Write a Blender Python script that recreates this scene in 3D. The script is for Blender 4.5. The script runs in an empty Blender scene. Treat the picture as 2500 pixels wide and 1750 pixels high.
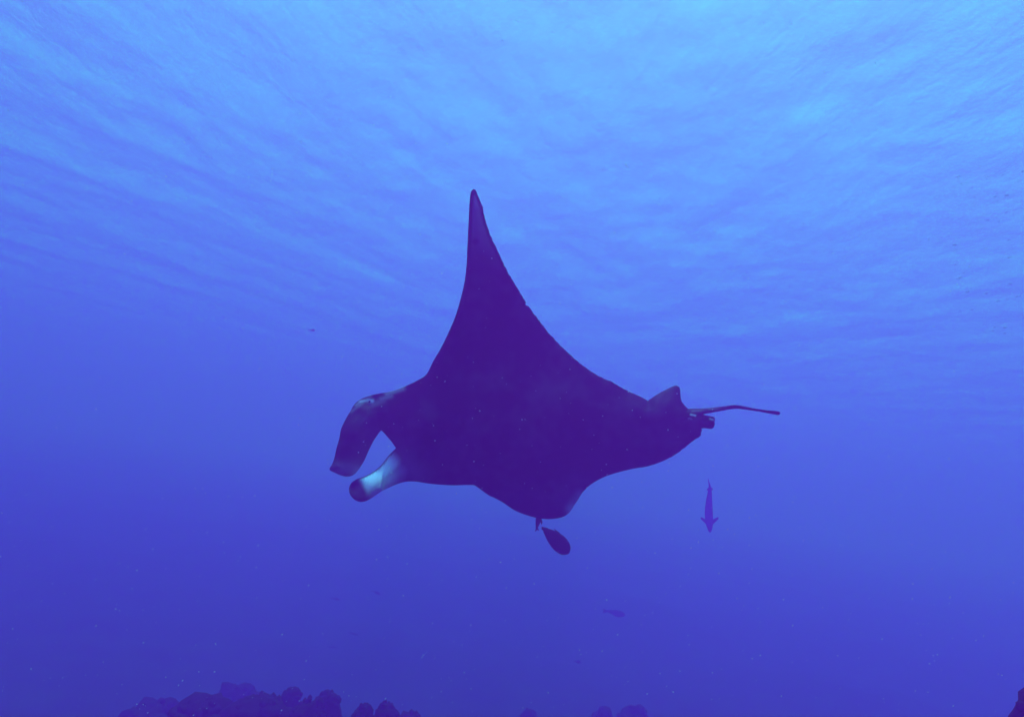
import bpy, bmesh, math, random
import numpy as np
from mathutils import Vector, Matrix, noise
from mathutils.geometry import delaunay_2d_cdt

random.seed(7)
rng = np.random.default_rng(7)
scene = bpy.context.scene
R = math.radians

# ------------------------------------------------------------------ camera
PITCH = R(8.7)
HFOV = R(70.0)
ROLL = R(8.5)                           # the picture leans: its right side is tipped up
CAM = Vector((0.0, 0.0, -7.0))          # seven metres under the surface (z = 0)
cam_data = bpy.data.cameras.new("camera")
cam_data.sensor_width = 36.0
cam_data.angle = HFOV
cam_data.clip_start = 0.05
cam_data.clip_end = 3000.0
cam = bpy.data.objects.new("camera", cam_data)
cam.location = CAM
cam.rotation_mode = 'QUATERNION'
FWD = Vector((0, math.cos(PITCH), math.sin(PITCH)))
_up0 = Vector((0, -math.sin(PITCH), math.cos(PITCH)))
RIGHT = Vector((1, 0, 0)) * math.cos(ROLL) + _up0 * math.sin(ROLL)
UP = _up0 * math.cos(ROLL) - Vector((1, 0, 0)) * math.sin(ROLL)
cam.rotation_quaternion = Matrix((RIGHT, UP, -FWD)).transposed().to_quaternion()
scene.collection.objects.link(cam)
scene.camera = cam

# ------------------------------------------------------------------ sky and sun
SUN_EL, SUN_AZ = R(64), R(8)           # azimuth measured from the view direction (+Y) towards +X
world = bpy.data.worlds.new("World")
scene.world = world
world.use_nodes = True
wn = world.node_tree.nodes
sky = wn.new("ShaderNodeTexSky")
sky.sky_type = 'NISHITA'
sky.sun_disc = False
sky.sun_elevation = SUN_EL
sky.sun_rotation = SUN_AZ
bg = wn["Background"]
bg.inputs["Strength"].default_value = 0.10
world.node_tree.links.new(sky.outputs[0], bg.inputs["Color"])

sun_data = bpy.data.lights.new("sun", 'SUN')
sun_data.energy = 5.0
sun_data.angle = R(0.5)
sun_data.color = (1.0, 0.96, 0.90)
sun = bpy.data.objects.new("sun", sun_data)
sd = Vector((math.sin(SUN_AZ) * math.cos(SUN_EL), math.cos(SUN_AZ) * math.cos(SUN_EL), math.sin(SUN_EL)))
sun.rotation_euler = (-sd).to_track_quat('-Z', 'Y').to_euler()
sun.location = (10, 20, 40)
scene.collection.objects.link(sun)

scene.view_settings.view_transform = 'Standard'
scene.view_settings.look = 'None'
scene.view_settings.gamma = 1.0
scene.view_settings.use_curve_mapping = False
scene.view_settings.exposure = 0.83
scene.cycles.use_denoising = True
scene.cycles.volume_bounces = 2
scene.cycles.transparent_max_bounces = 8

# ------------------------------------------------------------------ water volume (per metre)
#        red    green   blue
SIG_S = (0.087, 0.0044, 0.080)          # scattered
SIG_T = (0.200, 0.0155, 0.084)          # scattered + absorbed
ANISO = 0.22

# ------------------------------------------------------------------ helpers
def link(o):
    scene.collection.objects.link(o)
    return o

def mesh_obj(name, verts, faces, mat=None, parent=None, smooth=True):
    me = bpy.data.meshes.new(name)
    me.from_pydata([tuple(v) for v in verts], [], faces)
    me.update()
    if smooth:
        me.polygons.foreach_set("use_smooth", [True] * len(me.polygons))
    if mat:
        me.materials.append(mat)
    o = bpy.data.objects.new(name, me)
    link(o)
    if parent:
        o.parent = parent
    return o

def tag(o, label=None, cat=None, group=None, kind=None):
    if label: o["label"] = label
    if cat: o["category"] = cat
    if group: o["group"] = group
    if kind: o["kind"] = kind
    return o

FPX = 1250.0 / math.tan(HFOV / 2)

def at(px, py, depth):
    """A place in the water seen at pixel (px, py) of the 2500 x 1750 photograph, depth metres ahead."""
    return CAM + (FWD + RIGHT * ((px - 1250.0) / FPX) - UP * ((py - 875.0) / FPX)) * depth

def material(name):
    m = bpy.data.materials.new(name)
    m.use_nodes = True
    nt = m.node_tree
    nt.nodes.clear()
    out = nt.nodes.new("ShaderNodeOutputMaterial")
    return m, nt, out

def node(nt, kind, **inputs):
    n = nt.nodes.new(kind)
    for k, v in inputs.items():
        n.inputs[k.replace("_", " ")].default_value = v
    return n

# ------------------------------------------------------------------ sea surface seen from below
def graded(n, half, k):
    u = np.linspace(-1, 1, n)
    return half * np.sinh(k * u) / math.sinh(k)

def wave_set():
    waves = []
    r = np.random.default_rng(11)
    for i in range(46):
        lam = 1.1 * (9.0 / 1.1) ** r.random()
        # crests run mostly away from the camera; a few cross them
        ang = r.normal(0.0, 0.42) if i % 4 else r.uniform(-1.5, 1.5)
        amp = 0.0024 * lam ** 0.85
        waves.append((lam, math.cos(ang), math.sin(ang), amp, r.uniform(0, 6.283)))
    return waves

def build_surface():
    nx, ny = 560, 560
    xs = graded(nx, 420.0, 4.4)
    ys = graded(ny, 420.0, 4.4) + 14.0
    X, Y = np.meshgrid(xs, ys, indexing='ij')
    dx = np.gradient(xs)[:, None] + 0 * Y
    dy = np.gradient(ys)[None, :] + 0 * X
    Z = np.zeros_like(X)
    for lam, cx, cy, amp, ph in wave_set():
        k = 2 * math.pi / lam
        lx = np.abs(cx) * dx + np.abs(cy) * dy
        fade = np.clip(2.0 - 5.0 * lx / lam, 0, 1)
        p = k * (cx * X + cy * Y) + ph + 0.9 * np.sin(0.21 * X * cy - 0.17 * Y * cx + ph)
        s = np.sin(p)
        Z += amp * fade * (s + 0.25 * np.cos(2 * p))
    verts = np.stack([X, Y, Z], -1).reshape(-1, 3)
    idx = np.arange(nx * ny).reshape(nx, ny)
    q = np.stack([idx[:-1, :-1], idx[1:, :-1], idx[1:, 1:], idx[:-1, 1:]], -1).reshape(-1, 4)
    m, nt, out = material("rippled_water_surface")
    L = nt.links.new
    tc = node(nt, "ShaderNodeTexCoord")
    mp = node(nt, "ShaderNodeMapping")
    mp.inputs["Scale"].default_value = (1.9, 0.62, 1.0)
    L(tc.outputs["Object"], mp.inputs["Vector"])
    nz = node(nt, "ShaderNodeTexNoise", Scale=1.0, Detail=5.0, Roughness=0.6)
    L(mp.outputs[0], nz.inputs["Vector"])
    bump = node(nt, "ShaderNodeBump", Strength=1.0, Distance=0.075)
    L(nz.outputs["Fac"], bump.inputs["Height"])
    tr = node(nt, "ShaderNodeBsdfTransparent", Color=(1.0, 0.42, 1.0, 1))
    tl = node(nt, "ShaderNodeBsdfTranslucent", Color=(0.02, 0.78, 0.95, 1))
    gl = node(nt, "ShaderNodeBsdfGlossy", Color=(1, 1, 1, 1), Roughness=0.15)
    L(bump.outputs[0], tl.inputs["Normal"])
    L(bump.outputs[0], gl.inputs["Normal"])
    m1 = node(nt, "ShaderNodeMixShader", Fac=0.35)
    L(tr.outputs[0], m1.inputs[1]); L(tl.outputs[0], m1.inputs[2])
    lw = node(nt, "ShaderNodeLayerWeight", Blend=0.55)
    L(bump.outputs[0], lw.inputs["Normal"])
    m2 = node(nt, "ShaderNodeMixShader")
    L(lw.outputs["Facing"], m2.inputs[0])
    L(m1.outputs[0], m2.inputs[1]); L(gl.outputs[0], m2.inputs[2])
    L(m2.outputs[0], out.inputs["Surface"])
    o = mesh_obj("water", verts, [tuple(int(a) for a in f) for f in q], m)
    tag(o, "rippled pale blue underside of the sea surface", kind="structure")
    return o

build_surface()

# ------------------------------------------------------------------ seabed
SEABED = CAM.z - 6.3

def ground(x, y):
    z = SEABED + 0.55 * noise.noise((x * .11, y * .11, 3.0)) + 0.18 * noise.noise((x * .45, y * .45, 9.0))
    for cx, cy, rx, ry, h in ((-3.2, 8.2, 4.2, 2.6, 2.7), (3.2, 4.0, 1.7, 1.6, 4.5), (1.6, 11.5, 2.4, 1.8, 2.0)):
        z += h * math.exp(-((x - cx) / rx) ** 2 - ((y - cy) / ry) ** 2) * (1 + 0.16 * noise.noise((x * .9, y * .9, 5.0)))
    return z

def build_seabed():
    n = 300
    xs = graded(n, 415.0, 4.6)
    ys = graded(n, 415.0, 4.6) + 9.0
    verts = []
    for x in xs:
        for y in ys:
            z = ground(x, y)
            verts.append((x, y, z))
    faces = [(i * n + j, (i + 1) * n + j, (i + 1) * n + j + 1, i * n + j + 1) for i in range(n - 1) for j in range(n - 1)]
    m, nt, out = material("dark_reef_floor")
    L = nt.links.new
    nz = node(nt, "ShaderNodeTexNoise", Scale=0.9, Detail=6.0, Roughness=0.65)
    tc = node(nt, "ShaderNodeTexCoord")
    L(tc.outputs["Object"], nz.inputs["Vector"])
    cr = node(nt, "ShaderNodeValToRGB")
    cr.color_ramp.elements[0].color = (0.010, 0.010, 0.009, 1)
    cr.color_ramp.elements[1].color = (0.045, 0.040, 0.034, 1)
    L(nz.outputs["Fac"], cr.inputs[0])
    b = node(nt, "ShaderNodeBsdfPrincipled", Roughness=0.95)
    b.inputs["Specular IOR Level"].default_value = 0.02
    L(cr.outputs[0], b.inputs["Base Color"])
    L(b.outputs[0], out.inputs["Surface"])
    o = mesh_obj("seabed", verts, faces, m)
    tag(o, "dark uneven reef floor fading into blue", kind="structure")

build_seabed()

# ------------------------------------------------------------------ the water body itself
def build_haze():
    m, nt, out = material("sea_water_volume")
    D = max(SIG_T) * 1.0
    pv = node(nt, "ShaderNodeVolumePrincipled")
    col = [s / D for s in SIG_S]
    absorb = []
    for s, t, c in zip(SIG_S, SIG_T, col):
        a = (t - s) / (D * (1 - c))            # = 1 - sqrt(absorption colour)
        absorb.append((1 - min(1.0, max(0.0, a))) ** 2)
    pv.inputs["Color"].default_value = (*col, 1)
    pv.inputs["Density"].default_value = D
    pv.inputs["Density Attribute"].default_value = ""
    pv.inputs["Absorption Color"].default_value = (*absorb, 1)
    pv.inputs["Anisotropy"].default_value = ANISO
    nt.links.new(pv.outputs[0], out.inputs["Volume"])
    x, y0, y1 = 425.0, -412.0, 440.0
    z0, z1 = SEABED - 2.0, 0.6
    v = [(-x, y0, z0), (x, y0, z0), (x, y1, z0), (-x, y1, z0), (-x, y0, z1), (x, y0, z1), (x, y1, z1), (-x, y1, z1)]
    f = [(0, 3, 2, 1), (4, 5, 6, 7), (0, 1, 5, 4), (1, 2, 6, 5), (2, 3, 7, 6), (3, 0, 4, 7)]
    o = mesh_obj("haze", v, f, m, smooth=False)
    tag(o, "blue violet sea water filling the whole scene", kind="stuff")

build_haze()

# ------------------------------------------------------------------ manta ray
UPPER_FRONT = [(1155.8, 461.9), (1151.0, 466.5), (1148.3, 474.8), (1145.8, 504.7), (1143.3, 554.5), (1140.9, 604.2), (1138.4, 654),
    (1133.4, 691.4), (1124.7, 728.7), (1112.2, 771), (1099.8, 800.9), (1087.3, 828.3), (1073, 856), (1058.6, 880), (1043.7, 909.9),
    (1034, 920), (1023.8, 926), (998.9, 938.5), (961.5, 953.4), (924.2, 960.9), (911, 963.3), (896, 968), (884, 972.5), (874.4, 978.3),
    (866, 986), (860.5, 994), (856.5, 1002), (849, 1014), (843.3, 1024.3), (837, 1037), (832.1, 1049.2), (828.4, 1069.1), (822.2, 1091.5),
    (815.9, 1118.9), (811, 1132), (804.6, 1143), (805, 1147.5), (814.7, 1152.5), (832, 1160), (849.6, 1163), (863.2, 1158.7),
    (874.4, 1147.5), (889.4, 1123.9), (899.3, 1101.5), (911.8, 1076.6), (924.2, 1058), (930.4, 1050.5), (934, 1053), (944, 1064),
    (956.6, 1079), (966.5, 1094), (949, 1111.5), (929.2, 1136.3), (909.3, 1152.5), (889.4, 1162.5), (869.5, 1170), (857, 1179.9),
    (852, 1192.3), (854.5, 1206), (864.5, 1218.5), (879.4, 1224.7), (894.4, 1222.2), (911.8, 1212.3), (929.2, 1199.8), (949, 1189.9),
    (966.5, 1182.4), (986.4, 1176.2), (1011.3, 1174.9), (1048.7, 1180.4), (1098.4, 1184.1), (1156, 1183.6)]
LOWER = [(1162, 1186.5), (1195, 1209.8), (1203, 1213), (1226.4, 1225.4), (1255.8, 1245), (1285.2, 1256.8), (1312.6, 1264.3), (1334.2, 1266.6),
    (1355.8, 1265.6), (1375.4, 1260.7), (1391, 1250), (1400.8, 1235.2), (1412.6, 1217.6), (1422.4, 1201.9), (1440, 1184.3),
    (1461.6, 1170.6), (1482.7, 1160.9), (1515.3, 1151.1), (1548, 1143.5), (1576.3, 1139.1), (1602.4, 1131.5), (1635.1, 1117.4),
    (1656.9, 1104.3), (1683, 1082.5), (1710.2, 1063.4), (1711.9, 1057.2), (1714, 1049.7), (1711.9, 1047), (1718.7, 1044.9), (1729, 1046.3),
    (1737.2, 1046.6), (1742.7, 1042.2), (1745, 1036), (1744.4, 1028.5), (1745.8, 1023.7), (1742.7, 1017.2), (1725.6, 1014), (1717, 1011.3)]
TAIL = [(1740, 1006.8), (1765.8, 1002), (1783, 999), (1800.6, 997.6), (1825, 1000.5), (1852.9, 1004.5), (1880, 1009.5), (1900.8, 1012.8),
    (1904.5, 1010.5), (1905, 1006.5), (1900.8, 1004.1), (1872, 1001), (1842, 996.8), (1815, 991), (1794, 988.4), (1775, 990.5), (1754.9, 993.2),
    (1722, 996.5), (1700, 997.2), (1679.5, 997.6)]
DORSAL = [(1672, 990), (1664.5, 980.2), (1661.7, 967.1), (1660.1, 949.7), (1657.2, 943.8), (1650.8, 941), (1645, 942), (1637.3, 945.3), (1619.9, 954),
    (1602.4, 963.8), (1592, 971), (1581.8, 978.0)]
REAR = [(1554.5, 963.8), (1524, 949.7), (1493.6, 932.3), (1467.4, 920.3), (1448, 909.5), (1428, 896), (1405, 877), (1380, 855),
    (1354.9, 829.5), (1336.2, 809.6), (1321.3, 788.4), (1306.4, 769.8), (1289.5, 748), (1286, 746.4), (1283.4, 745.6), (1282.2, 742.2), (1284.2, 738.2),
    (1266.6, 708.8), (1246.6, 676.4), (1229.2, 644.1), (1214.3, 611.7), (1201.8, 584.3), (1190.6, 554.5), (1181.9, 524.6),
    (1178.2, 504.7), (1169.5, 484.8), (1163.5, 468.5), (1160.2, 463.4)]
OUTLINE = UPPER_FRONT + LOWER + TAIL + DORSAL + REAR

# how far ahead of the camera each place of the animal lies: the near wing is raised towards us, the far wing droops away
DEPTHS = [(1300, 1010, 5.5), (1100, 1040, 5.5), (1000, 1010, 5.47), (966, 1094, 5.55), (900, 985, 5.38), (870, 1060, 5.28), (830, 1140, 5.22),
    (862, 1185, 5.98), (900, 1180, 5.88), (915, 1150, 6.10), (925, 1172, 5.86), (945, 1118, 6.02), (880, 1222, 5.66), (935, 1196, 5.62), (1011, 1165, 5.68), (1156, 1180, 5.8), (1156, 470, 4.65), (1175, 600, 4.85), (1190, 730, 5.1),
    (1180, 850, 5.32), (1350, 860, 5.38), (1500, 950, 5.5), (1600, 1010, 5.55), (1650, 945, 5.66), (1690, 1004, 5.62), (1740, 1032, 5.55),
    (1800, 992, 5.75), (1904, 1008, 5.95), (1250, 1160, 5.72), (1330, 1262, 6.75), (1250, 1232, 6.4), (1400, 1232, 6.8), (1350, 1200, 6.05),
    (1440, 1180, 6.3), (1520, 1140, 5.9), (1640, 1100, 5.7), (1450, 1090, 5.6)]

def rbf(points):
    P = np.array([(a, b) for a, b, c in points]) / 400.0
    v = np.array([c for a, b, c in points])
    def phi(r): return r
    d = np.linalg.norm(P[:, None] - P[None], axis=-1)
    n = len(P)
    A = np.zeros((n + 3, n + 3))
    A[:n, :n] = phi(d) + 0.02 * np.eye(n)
    A[:n, n] = 1; A[:n, n + 1:] = P
    A[n, :n] = 1; A[n + 1:, :n] = P.T
    w = np.linalg.solve(A, np.concatenate([v, [0, 0, 0]]))
    def f(Q):
        Q = Q / 400.0
        r = np.linalg.norm(Q[:, None] - P[None], axis=-1)
        return phi(r) @ w[:n] + w[n] + Q @ w[n + 1:]
    return f

def densify(poly, step, jitter=None):
    out = []
    n = len(poly)
    for i in range(n):
        a = np.array(poly[i]); b = np.array(poly[(i + 1) % n])
        p0 = np.array(poly[i - 1]); p3 = np.array(poly[(i + 2) % n])
        seg = np.linalg.norm(b - a)
        k = max(1, int(round(seg / step)))
        sharp = lambda p, q, s: np.dot(q - p, s - q) < 0.72 * np.linalg.norm(q - p) * np.linalg.norm(s - q)
        m0 = (b - p0) / (np.linalg.norm(b - a) + np.linalg.norm(a - p0)) * seg
        m1 = (p3 - a) / (np.linalg.norm(p3 - b) + np.linalg.norm(b - a)) * seg
        if sharp(p0, a, b): m0 = b - a
        if sharp(a, b, p3): m1 = b - a
        for j in range(k):
            t = j / k
            h = ((2 * t**3 - 3 * t**2 + 1) * a + (t**3 - 2 * t**2 + t) * m0 + (-2 * t**3 + 3 * t**2) * b + (t**3 - t**2) * m1)
            out.append(h)
    return np.array(out)

def poly_distance(Q, poly):
    """distance of each point of Q to the closed outline, and whether it is inside"""
    A = poly; B = np.roll(poly, -1, axis=0)
    best = np.full(len(Q), 1e9); inside = np.zeros(len(Q), bool)
    for a, b in zip(A, B):
        ab = b - a
        t = np.clip(((Q - a) @ ab) / (ab @ ab + 1e-12), 0, 1)
        best = np.minimum(best, np.linalg.norm(Q - (a + t[:, None] * ab), axis=1))
        c = (a[1] > Q[:, 1]) != (b[1] > Q[:, 1])
        with np.errstate(divide='ignore', invalid='ignore'):
            xc = a[0] + (Q[:, 1] - a[1]) * ab[0] / (ab[1] if ab[1] != 0 else 1e-12)
        inside ^= c & (Q[:, 0] < xc)
    return best, inside

def seg_dist(Q, a, b):
    a = np.array(a, float); b = np.array(b, float)
    ab = b - a
    t = np.clip(((Q - a) @ ab) / (ab @ ab + 1e-9), 0, 1)
    return np.linalg.norm(Q - (a + t[:, None] * ab), axis=1), t

def smooth01(x):
    x = np.clip(x, 0, 1)
    return x * x * (3 - 2 * x)

def build_manta():
    outline = densify(OUTLINE, 3.0)
    # ragged trailing edge: tiny irregular scallops on the rear margins
    n0 = len(outline)
    cen = []
    for i, p in enumerate(outline):
        rear_up = p[0] > 1165 and p[1] < 978 and p[0] < 1575
        rear_low = 1630 < p[0] < 1715 and p[1] > 1050
        if rear_up or rear_low:
            t = outline[(i + 1) % n0] - outline[i - 1]
            nrm = np.array([t[1], -t[0]]) / (np.linalg.norm(t) + 1e-9)
            s = noise.noise((p[0] * .11, p[1] * .11, 1.7)) * 1.5 + noise.noise((p[0] * .27, p[1] * .27, 4.1)) * 0.8
            p = p + nrm * s
        cen.append(p)
    outline = np.array(cen)
    # inner support rings and a jittered interior lattice
    xs = np.arange(800, 1912, 5.0)
    ys = np.arange(458, 1272, 4.4)
    GX, GY = np.meshgrid(xs, ys)
    GX = GX + (np.arange(len(ys)) % 2)[:, None] * 2.5
    G = np.stack([GX.ravel(), GY.ravel()], -1)
    fine = np.stack([a.ravel() for a in np.meshgrid(np.arange(842, 985, 2.4), np.arange(945, 1012, 2.4))], -1)
    fine2 = np.stack([a.ravel() for a in np.meshgrid(np.arange(1672, 1748, 2.2), np.arange(1003, 1030, 2.2))], -1)
    G = G[~((G[:, 0] > 840) & (G[:, 0] < 986) & (G[:, 1] > 944) & (G[:, 1] < 1013))]
    G = G[~((G[:, 0] > 1671) & (G[:, 0] < 1749) & (G[:, 1] > 1002) & (G[:, 1] < 1031))]
    G = np.concatenate([G, fine, fine2])
    d, ins = poly_distance(G, outline)
    G = G[ins & (d > 3.2)]
    tang = np.roll(outline, -1, axis=0) - np.roll(outline, 1, axis=0)
    nin = np.stack([tang[:, 1], -tang[:, 0]], -1) / (np.linalg.norm(tang, axis=1)[:, None] + 1e-9)
    ring = []
    for sgn in (1, -1):
        c = outline + sgn * nin * 1.4
        dd, ii = poly_distance(c, outline)
        ring.append(c[ii & (dd > 1.1)])
    allp = np.concatenate([outline] + ring + [G])
    nb = len(outline)
    res = delaunay_2d_cdt([Vector(p) for p in allp], [(i, (i + 1) % nb) for i in range(nb)], [], 1, 1e-4)
    V = np.array([tuple(v) for v in res[0]])
    T = [tuple(f) for f in res[2]]
    dist, _ = poly_distance(V, outline)
    on_edge = dist < 0.05
    dist[on_edge] = 0
    depth = rbf(DEPTHS)(V)
    # thickness: a deep rounded trunk along the axis, thin wings
    ax, at_ = seg_dist(V, (960, 1050), (1640, 1010))
    trunk = np.exp(-(ax / np.interp(at_, [0, 0.55, 1], [125, 118, 38])) ** 2) * np.interp(at_, [0, 0.6, 1], [1, 1, 0.55])
    amp = 0.045 + 0.20 * trunk
    pel = smooth01((V[:, 0] - 1700) / 14.0) * smooth01((V[:, 1] - 1010.5) / 3.0)
    amp *= 1 - 0.55 * pel
    reach = 42 + 108 * trunk
    u = np.clip(dist / reach, 0, 1)
    half = amp * np.sqrt(np.maximum(0, 1 - (1 - u) ** 2))
    half = np.minimum(half, 0.0034 * dist + 0.008 * np.sqrt(dist / 4.0 + 1e-9) + 0.0)
    half[on_edge] = 0
    # soft swelling of the head behind the raised fin, gill slit creases on the belly side
    front = depth - half
    back = depth + half * 0.8
    dark = np.zeros(len(V))
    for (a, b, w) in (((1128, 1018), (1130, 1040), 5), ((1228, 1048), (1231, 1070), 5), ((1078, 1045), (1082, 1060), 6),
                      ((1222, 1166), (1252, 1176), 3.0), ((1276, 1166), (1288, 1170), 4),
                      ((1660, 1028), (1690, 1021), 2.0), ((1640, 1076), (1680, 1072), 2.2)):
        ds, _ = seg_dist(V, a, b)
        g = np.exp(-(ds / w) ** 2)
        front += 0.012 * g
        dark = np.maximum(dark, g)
    # ---- pigment: 0 = black skin, 1 = white; painted glints included
    pale = np.zeros(len(V))
    def blot(a, b, w, s, soft=1.0):
        ds, _ = seg_dist(V, a, b)
        np.maximum(pale, s * np.exp(-(ds / w) ** (2 * soft)), out=pale)
    # far head fin: white inside face, dark tip and dark upper rim
    ds, t = seg_dist(V, (886, 1186), (956, 1128))
    w = 1.0 * np.exp(-(ds / 23.0) ** 4)
    ds2, _ = seg_dist(V, (915, 1195), (975, 1150))
    w2 = 0.58 * np.exp(-(ds2 / 22.0) ** 2)
    fin = np.maximum(w, w2)
    toptip, _ = seg_dist(V, (866, 1190), (876, 1208))
    fin *= smooth01((toptip - 14) / 16.0)
    rim_poly = [(966.5, 1094), (949, 1111.5), (929.2, 1136.3), (909.3, 1152.5), (889.4, 1162.5), (869.5, 1170)]
    rd = np.min([seg_dist(V, rim_poly[i], rim_poly[i + 1])[0] for i in range(5)], axis=0)
    fin *= smooth01((rd - 1.2) / 4.0)
    fin[V[:, 1] < 1094] = 0
    pale = np.maximum(pale, fin)
    blot((985, 1130), (1010, 1150), 34, 0.22)
    # eye patch and the pale streak behind it
    blot((879, 980.5), (897, 977), 3.4, 0.75)
    blot((898, 977), (909, 978.5), 5.0, 0.8)
    blot((868, 990), (880, 980), 3.2, 0.32)
    blot((944, 962), (985, 948.5), 5.5, 0.34)
    blot((930, 974), (955, 966), 6.0, 0.24)
    blot((912, 985), (935, 976), 8.0, 0.16)
    blot((858, 1004), (905, 968), 4.0, 0.20)
    # raised fin: grey margin at its tip
    blot((818, 1146), (862, 1148), 17, 0.34)
    mot = np.array([noise.noise((p[0] * .012, p[1] * .012, 2.2)) + .6 * noise.noise((p[0] * .045, p[1] * .045, 8.2)) for p in V])
    pale += 0.055 * np.clip(mot + 0.15, 0, 1)
    # highlight along the tail ridge, glints at tail root and pelvic fins, painted pale
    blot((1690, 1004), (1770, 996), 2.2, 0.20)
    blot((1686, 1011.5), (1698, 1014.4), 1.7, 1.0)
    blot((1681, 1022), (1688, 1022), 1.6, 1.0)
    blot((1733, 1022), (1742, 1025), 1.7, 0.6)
    # wing tips are paler inside a dark leading margin
    tipw = smooth01((700 - V[:, 1]) / 220.0) * smooth01((dist - 3.0) / 9.0)
    lead = np.min([seg_dist(V, UPPER_FRONT[i], UPPER_FRONT[i + 1])[0] for i in range(1, 9)], axis=0)
    tipw *= smooth01((lead - 4.0) / 7.0)
    for (cx, cy, rr) in ((1161, 590, 9), (1147, 671, 8)):
        tipw *= 1 - 0.7 * np.exp(-(np.hypot(V[:, 0] - cx, V[:, 1] - cy) / rr) ** 4)
    pale = np.maximum(pale, 0.30 * tipw + 0.30 * smooth01((520 - V[:, 1]) / 50.0) * tipw)
    blot((1394, 1242), (1416, 1210), 13, 0.6)  # pale rear edge of lower wing, painted in for the moving tip's see-through blur
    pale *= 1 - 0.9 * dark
    # ---- one closed skin
    nV = len(V)
    vid_b = np.full(nV, -1)
    co = [at(V[i, 0], V[i, 1], front[i]) for i in range(nV)]
    pal = list(pale)
    for i in range(nV):
        if on_edge[i]:
            vid_b[i] = i
        else:
            vid_b[i] = len(co)
            co.append(at(V[i, 0], V[i, 1], back[i]))
            pal.append(pale[i] * 0.3)
    faces = []
    for f in T:
        faces.append((f[0], f[2], f[1]))
        faces.append((int(vid_b[f[0]]), int(vid_b[f[1]]), int(vid_b[f[2]])))
    base = at(1300, 1010, 5.5)
    m, nt, out = material("manta_skin")
    L = nt.links.new
    at_ = node(nt, "ShaderNodeAttribute"); at_.attribute_name = "pigment_and_glints"
    nz = node(nt, "ShaderNodeTexNoise", Scale=9.0, Detail=6.0, Roughness=0.7)
    tc = node(nt, "ShaderNodeTexCoord")
    L(tc.outputs["Object"], nz.inputs["Vector"])
    cr = node(nt, "ShaderNodeValToRGB")
    cr.color_ramp.elements[0].position = 0.3; cr.color_ramp.elements[0].color = (0.004, 0.004, 0.006, 1)
    cr.color_ramp.elements[1].position = 0.75; cr.color_ramp.elements[1].color = (0.014, 0.013, 0.016, 1)
    L(nz.outputs["Fac"], cr.inputs[0])
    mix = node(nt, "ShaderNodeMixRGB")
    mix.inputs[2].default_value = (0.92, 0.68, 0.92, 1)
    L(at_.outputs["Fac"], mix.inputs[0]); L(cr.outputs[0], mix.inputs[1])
    b = node(nt, "ShaderNodeBsdfPrincipled", Roughness=0.55)
    b.inputs["Specular IOR Level"].default_value = 0.015
    L(mix.outputs[0], b.inputs["Base Color"])
    nz2 = node(nt, "ShaderNodeTexNoise", Scale=160.0, Detail=3.0)
    L(tc.outputs["Object"], nz2.inputs["Vector"])
    bp = node(nt, "ShaderNodeBump", Strength=0.25, Distance=0.004)
    L(nz2.outputs["Fac"], bp.inputs["Height"]); L(bp.outputs[0], b.inputs["Normal"])
    L(b.outputs[0], out.inputs["Surface"])
    root = mesh_obj("manta_ray", [c - base for c in co], faces, m)
    root.location = base
    a = root.data.attributes.new("pigment_and_glints", 'FLOAT', 'POINT')
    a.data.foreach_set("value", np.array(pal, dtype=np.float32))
    tag(root, "big black manta ray gliding left with one wing raised", "manta ray")
    # eye
    m2, nt2, out2 = material("eye_black")
    b2 = node(nt2, "ShaderNodeBsdfPrincipled", Roughness=0.2); b2.inputs["Base Color"].default_value = (0.01, 0.01, 0.012, 1)
    nt2.links.new(b2.outputs[0], out2.inputs["Surface"])
    bm = bmesh.new(); bmesh.ops.create_uvsphere(bm, u_segments=14, v_segments=9, radius=0.009)
    me = bpy.data.meshes.new("eye"); bm.to_mesh(me); bm.free(); me.materials.append(m2)
    eye = link(bpy.data.objects.new("eye", me)); eye.parent = root
    k = int(np.argmin(np.hypot(V[:, 0] - 903, V[:, 1] - 980.5)))
    eye.location = co[k] - base + FWD * 0.003
    return root

build_manta()

# ------------------------------------------------------------------ fish
def skin(name, col, rough=0.5):
    m, nt, out = material(name)
    L = nt.links.new
    nz = node(nt, "ShaderNodeTexNoise", Scale=14.0, Detail=4.0)
    tc = node(nt, "ShaderNodeTexCoord"); L(tc.outputs["Object"], nz.inputs["Vector"])
    cr = node(nt, "ShaderNodeValToRGB")
    cr.color_ramp.elements[0].color = (*[c * .6 for c in col], 1)
    cr.color_ramp.elements[1].color = (*col, 1)
    L(nz.outputs["Fac"], cr.inputs[0])
    b = node(nt, "ShaderNodeBsdfPrincipled", Roughness=rough)
    b.inputs["Specular IOR Level"].default_value = 0.02
    L(cr.outputs[0], b.inputs["Base Color"]); L(b.outputs[0], out.inputs["Surface"])
    return m

FISH_SKIN = skin("dusky_fish_skin", (0.035, 0.034, 0.033))

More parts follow.
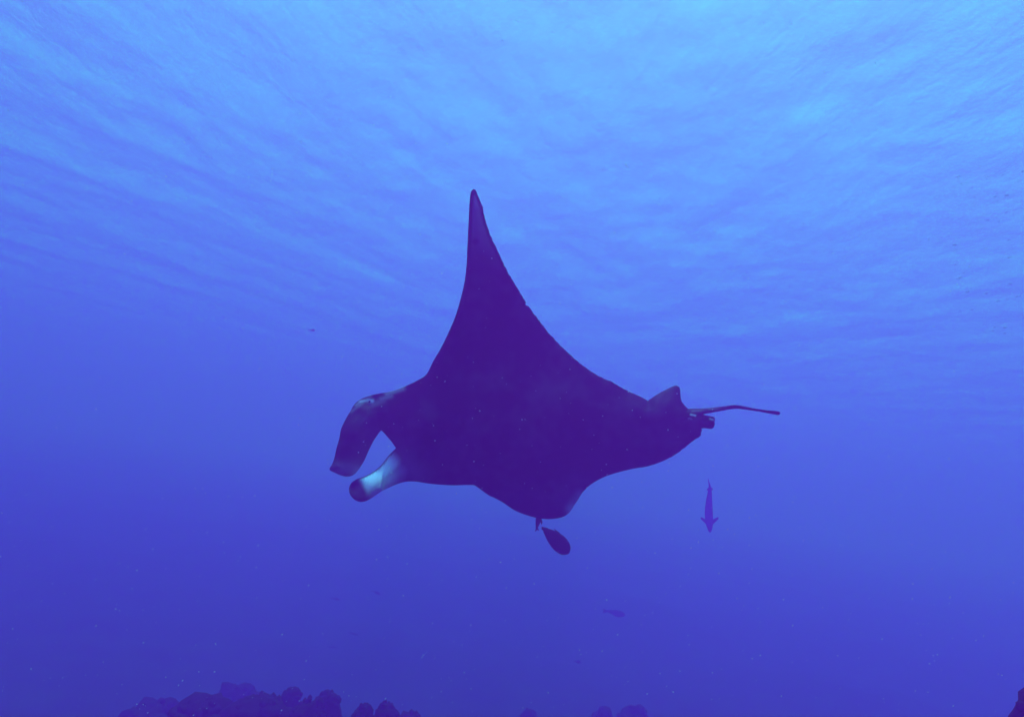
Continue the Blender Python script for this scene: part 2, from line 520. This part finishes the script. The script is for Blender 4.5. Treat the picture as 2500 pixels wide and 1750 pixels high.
def fish(name, spine, side, fins, label, group=None, cat="fish"):
    """spine: (px, py, depth, half height px, half thickness ratio); fins: outlines (px, py) with depth; one closed body"""
    pts = [at(p[0], p[1], p[2]) for p in spine]
    n = 16
    verts, faces = [], []
    for i, p in enumerate(pts):
        t = (pts[min(i + 1, len(pts) - 1)] - pts[max(i - 1, 0)]).normalized()
        across = t.cross(FWD).normalized()
        thick = across.cross(t).normalized()
        h = spine[i][3] / FPX * spine[i][2]
        for k in range(n):
            a = 2 * math.pi * k / n
            verts.append(p + across * (h * math.cos(a)) + thick * (h * spine[i][4] * math.sin(a)))
    for i in range(len(pts) - 1):
        for k in range(n):
            faces.append((i * n + k, i * n + (k + 1) % n, (i + 1) * n + (k + 1) % n, (i + 1) * n + k))
    faces.append(tuple(range(n))[::-1])
    faces.append(tuple(range((len(pts) - 1) * n, len(pts) * n)))
    for outline, dep in fins:
        s = len(verts)
        c = np.mean(outline, axis=0)
        m = len(outline)
        th = 0.010
        for (x, y) in outline: verts.append(at(x, y, dep))
        verts.append(at(c[0], c[1], dep - th)); verts.append(at(c[0], c[1], dep + th))
        for i in range(m):
            faces.append((s + i, s + (i + 1) % m, s + m))
            faces.append((s + (i + 1) % m, s + i, s + m + 1))
    base = pts[len(pts) // 2]
    o = mesh_obj(name, [v - base for v in verts], faces, FISH_SKIN)
    o.location = base
    tag(o, label, cat, group)
    return o

def taper(p0, p1, depth, prof, ratio, bend=(0, 0)):
    out = []
    for t, h in prof:
        s = 4 * t * (1 - t)
        out.append((p0[0] + (p1[0] - p0[0]) * t + bend[0] * s, p0[1] + (p1[1] - p0[1]) * t + bend[1] * s, depth, h, ratio))
    return out

G1 = "fish keeping below the manta wing"
# oval fish, tail towards the wing, head down to the right
fish("fish", taper((1330, 1293), (1388, 1350.5), 6.9,
     [(0, 6.0), (.08, 9), (.2, 13.5), (.35, 17.5), (.5, 20), (.65, 20.5), (.8, 18), (.9, 14), (.96, 9), (1, 3)], 0.34, (1.5, -1.0)), None,
     [([(1331, 1300), (1322, 1291), (1322.5, 1285), (1330, 1286.5), (1338, 1288)], 6.9),
      ([(1352, 1289.5), (1366, 1299.5), (1378, 1316), (1383, 1325), (1372, 1318), (1360, 1304)], 6.9),
      ([(1331, 1304), (1337, 1318), (1348, 1333), (1352, 1332), (1342, 1312)], 6.9)],
     "plump oval dark fish slanting head down under the manta wing", G1)
# slim fish half hidden by the wing
fish("fish", taper((1318, 1254), (1309.5, 1291), 7.1,
     [(0, 3), (.15, 6.5), (.4, 7.0), (.6, 5.5), (.8, 3.6), (.92, 2.6), (1, 2.2)], 0.6), None,
     [([(1310.5, 1287), (1305.5, 1296), (1307.5, 1296.5), (1311, 1292.5), (1314.5, 1295), (1315.5, 1293.5), (1313, 1287)], 7.1),
      ([(1321, 1262), (1324.5, 1274), (1322, 1281), (1319, 1272)], 7.1)],
     "slim small dark fish with its front hidden by the manta wing", G1)
# long fish seen from above, head down
D3 = 18.5
fish("fish", [(1728.9, 1169, D3, .7, .6), (1730.5, 1177, D3, 1.2, .6), (1732.3, 1184, D3, 2.2, .7), (1733.4, 1191, D3, 3.4, .8), (1733.0, 1200, D3, 4.8, .85), (1732, 1212, D3, 6.4, .85),
      (1731, 1226, D3, 8.0, .85), (1730.6, 1240, D3, 9.3, .85), (1730.6, 1254, D3, 10.0, .85), (1731, 1266, D3, 9.6, .8), (1732, 1276, D3, 9.3, .75), (1732.8, 1285, D3, 7.6, .7),
      (1733.2, 1292, D3, 5.2, .65), (1733.3, 1297, D3, 2.9, .6), (1733.2, 1299.5, D3, .8, .6)], None,
     [([(1724, 1268), (1713, 1262), (1710, 1263), (1711, 1266.5), (1718, 1273.5), (1725, 1280)], D3),
      ([(1740, 1268), (1751, 1262), (1754.5, 1262.5), (1754, 1266.5), (1747, 1273.5), (1740, 1280)], D3),
      ([(1731, 1189), (1725.5, 1193.5), (1726, 1196.5), (1732, 1198)], D3),
      ([(1735, 1188), (1740.5, 1192.5), (1740, 1196), (1735, 1198)], D3)],
     "long dusky fish heading straight down with both side fins spread")
# far fish
D4 = 23.0
fish("fish", taper((1480, 1490), (1526, 1501), D4,
     [(0, 1.4), (.1, 2.4), (.3, 5.5), (.5, 8.0), (.7, 8.6), (.85, 6.8), (.95, 4), (1, 1.2)], 0.4), None,
     [([(1484, 1489), (1472, 1485), (1473, 1490.5), (1471, 1495.5), (1483, 1493.5)], D4)],
     "faint fish swimming right, low in the open water")
G2 = "tiny far fish in the blue"
for (x, y, w, h, sl, dd, lab) in (
        (763, 806, 7.0, 3.2, 0.0, 18, "tiny dark far fish alone in the open water left of the raised wing"),
        (919, 1446, 9.0, 3.4, 0.45, 23, "tiny far fish, highest and rightmost of the faint ones above the reef"),
        (820, 1461, 9.5, 3.0, 0.25, 23, "tiny far fish, leftmost of the upper pair above the reef"),
        (865, 1546, 9.5, 3.2, 0.3, 23, "tiny far fish halfway between the faint pair and the reef top"),
        (811, 1580, 8.5, 5.0, 0.3, 23, "tiny far fish hovering lowest, nearest to the reef top"),
        (1411, 1614, 7.0, 5.0, 0.2, 23, "tiny far fish on its own near the bottom centre")):
    fish("fish", taper((x - w, y - w * sl), (x + w, y + w * sl), dd,
         [(0, .5), (.15, h * .3), (.4, h * .8), (.62, h), (.85, h * .7), (1, h * .15)], 0.5), None,
         [([(x - w * .9, y - w * sl * .9), (x - w * 1.45, y - w * sl - h * .6), (x - w * 1.4, y - w * sl + h * .7)], dd)], lab, G2)

# ------------------------------------------------------------------ reef
CORAL = skin("dark_coral_rock", (0.016, 0.014, 0.014), 0.95)

def coral_head(px, top, wpx, depth, seed, label, lobes=9, cat="coral"):
    """a lumpy rock head standing on the sea floor: many merged knobs"""
    p = at(px, top, depth)
    rad = wpx / FPX * depth * 0.5
    foot = ground(p.x, p.y) - 0.35
    H = max(p.z - foot, rad * 0.9)
    r = random.Random(seed)
    verts, faces = [], []
    def knob(cx, cy, cz, rx, rz, sub):
        bm = bmesh.new()
        bmesh.ops.create_icosphere(bm, subdivisions=sub, radius=1.0)
        s = len(verts)
        for v in bm.verts:
            q = v.co.copy()
            k = 1 + 0.22 * noise.noise(q * 1.7 + Vector((cx * 3, cy * 3, seed))) + 0.13 * noise.noise(q * 4.3 + Vector((seed, cz, cx))) + 0.07 * noise.noise(q * 10.0 + Vector((cz, seed, cx)))
            verts.append(Vector((cx + q.x * rx * k, cy + q.y * rx * k, cz + q.z * rz * k)))
        for f in bm.faces:
            faces.append(tuple(s + v.index for v in f.verts))
        bm.free()
    # blunt mound with cauliflower relief, then knobs half sunk into its crown
    bm = bmesh.new()
    bmesh.ops.create_icosphere(bm, subdivisions=5, radius=1.0)
    off = Vector((seed * 3.1, seed * 1.7, 0))
    for v in bm.verts:
        q = v.co.copy()
        hr = max(1e-4, math.hypot(q.x, q.y))
        w = hr ** 0.55 / hr
        p3 = Vector((q.x * w * rad, q.y * w * rad, q.z * H * 0.97))
        n3 = Vector((q.x, q.y, q.z * 0.5)).normalized()
        b = 0.0
        for fr, am in ((1.1, 0.36), (2.4, 0.22), (5.5, 0.10)):
            b += am * (0.55 - abs(noise.noise(p3 * (fr / rad) * 0.8 + off)) * 2.0)
        verts.append(p3 + n3 * b * rad)
    faces += [tuple(v.index for v in f.verts) for f in bm.faces]
    bm.free()
    for i in range(lobes):
        a = r.uniform(0, 6.283)
        rr = rad * r.uniform(0.1, 0.95)
        sz = rad * r.uniform(0.2, 0.36)
        knob(math.cos(a) * rr, math.sin(a) * rr, H * (1 - 0.22 * (rr / rad) ** 2) - sz * r.uniform(0.4, 0.9), sz, sz * r.uniform(0.7, 1.0), 3)
    # stubby branch tips fringing the crown
    for i in range(60):
        a = r.uniform(0, 6.283)
        rr = rad * r.uniform(0.2, 1.12)
        sz = rad * r.uniform(0.05, 0.13)
        knob(math.cos(a) * rr, math.sin(a) * rr, H * (1 - 0.25 * (rr / rad) ** 2.5) - rad * r.uniform(-0.04, 0.12), sz, sz * r.uniform(0.9, 1.9), 1)
    o = mesh_obj("coral_head", verts, faces, CORAL)
    o.location = (p.x, p.y, foot)
    tag(o, label, cat, "coral heads along the reef floor")
    return o

for c in (
    (385, 1722, 210, 11.0, 1, "broad faint coral mound at the left end of the reef"),
    (500, 1715, 190, 7.9, 2, "broad dark coral mound, left end of the darkest reef stretch"),
    (592, 1672, 150, 13.0, 3, "hazy coral knob peeking above the dark mounds at the reef left"),
    (640, 1702, 190, 8.0, 4, "dark coral mound in the middle of the dark reef stretch"),
    (716, 1679, 92, 9.4, 5, "narrow tall coral knob, the highest of the dark reef"),
    (762, 1707, 120, 8.0, 6, "low coral lump tucked right of the tallest knob"),
    (804, 1690, 100, 8.8, 7, "round coral head ending the dark reef stretch before the gap"),
    (893, 1719, 88, 8.3, 8, "low coral lump just right of the gap in the reef"),
    (946, 1714, 84, 8.6, 9, "coral lump with a rounded top, right of the reef gap"),
    (1294, 1731, 60, 15.0, 10, "tiny lone coral knob at the bottom centre"),
    (1476, 1726, 66, 15.0, 11, "faint coral knob, left one of the two right of centre"),
    (1556, 1723, 96, 15.0, 12, "faint coral lump, right one of the two right of centre"),
    (2604, 1692, 250, 4.0, 13, "near dark coral head cut by the bottom right corner"),
    (1005, 1742, 110, 10.0, 14, "lowest coral lump trailing off right of the dark reef"),
):
    coral_head(*c)

# ------------------------------------------------------------------ drifting specks and bubbles
def specks():
    m, nt, out = material("plankton")
    b = node(nt, "ShaderNodeBsdfPrincipled", Roughness=0.6)
    b.inputs["Base Color"].default_value = (0.8, 0.62, 0.8, 1)
    tl = node(nt, "ShaderNodeBsdfTranslucent", Color=(0.85, 0.66, 0.85, 1))
    mx = node(nt, "ShaderNodeMixShader", Fac=0.5)
    nt.links.new(b.outputs[0], mx.inputs[1]); nt.links.new(tl.outputs[0], mx.inputs[2])
    nt.links.new(mx.outputs[0], out.inputs["Surface"])
    verts, faces = [], []
    r = random.Random(3)
    def bit(p, sx, sz, tilt):
        s = len(verts)
        ct, st = math.cos(tilt), math.sin(tilt)
        for (a, b_, c) in ((1, 0, 0), (-1, 0, 0), (0, 1, 0), (0, -1, 0), (0, 0, 1), (0, 0, -1)):
            x, z = a * sx, c * sz
            verts.append(p + Vector((x * ct - z * st, b_ * sz, x * st + z * ct)))
        for f in ((0, 2, 4), (2, 1, 4), (1, 3, 4), (3, 0, 4), (2, 0, 5), (1, 2, 5), (3, 1, 5), (0, 3, 5)):
            faces.append(tuple(s + k for k in f))
    for i in range(6500):
        d = 0.9 + 6.5 * r.random() ** 0.8
        px, py = r.uniform(-900, 3400), r.uniform(-700, 2450)
        size = r.choice((0.4, 0.5, 0.6, 0.8, 1.0, 1.5)) * d / FPX
        bit(at(px, py, d), size * r.uniform(1, 1.9), size, r.uniform(0, 3.1))
    o = mesh_obj("marine_snow", verts, faces, m, smooth=False)
    tag(o, "fine pale specks of plankton drifting in the water", kind="stuff")
    # bubbles streaming at the right edge
    m2, nt2, out2 = material("air_bubble")
    g = node(nt2, "ShaderNodeBsdfGlossy", Color=(1, 1, 1, 1), Roughness=0.08)
    t2 = node(nt2, "ShaderNodeBsdfTransparent", Color=(0.8, 0.85, 0.95, 1))
    lw = node(nt2, "ShaderNodeLayerWeight", Blend=0.5)
    mx2 = node(nt2, "ShaderNodeMixShader")
    nt2.links.new(lw.outputs["Facing"], mx2.inputs[0])
    nt2.links.new(t2.outputs[0], mx2.inputs[1]); nt2.links.new(g.outputs[0], mx2.inputs[2])
    nt2.links.new(mx2.outputs[0], out2.inputs["Surface"])
    vv, ff = [], []
    bm = bmesh.new(); bmesh.ops.create_icosphere(bm, subdivisions=2, radius=1.0)
    bv = [v.co.copy() for v in bm.verts]; bf = [tuple(v.index for v in f.verts) for f in bm.faces]; bm.free()
    for i in range(150):
        x = 2620 - 290 * r.random() ** 1.6
        y = r.uniform(380, 860)
        d = r.uniform(2.2, 3.4)
        s = r.choice((0.8, 1.0, 1.3, 1.7, 2.4)) * d / FPX
        p = at(x, y, d); k = len(vv); w = r.uniform(1.4, 2.6)
        for q in bv:
            vv.append(p + RIGHT * (q.x * s * w) + Vector((0, q.y * s * 1.3, q.z * s + q.x * s * .25)))
        ff += [tuple(k + a for a in f) for f in bf]
    o = mesh_obj("bubbles", vv, ff, m2)
    tag(o, "cluster of tiny air bubbles rising at the right edge", kind="stuff")

specks()
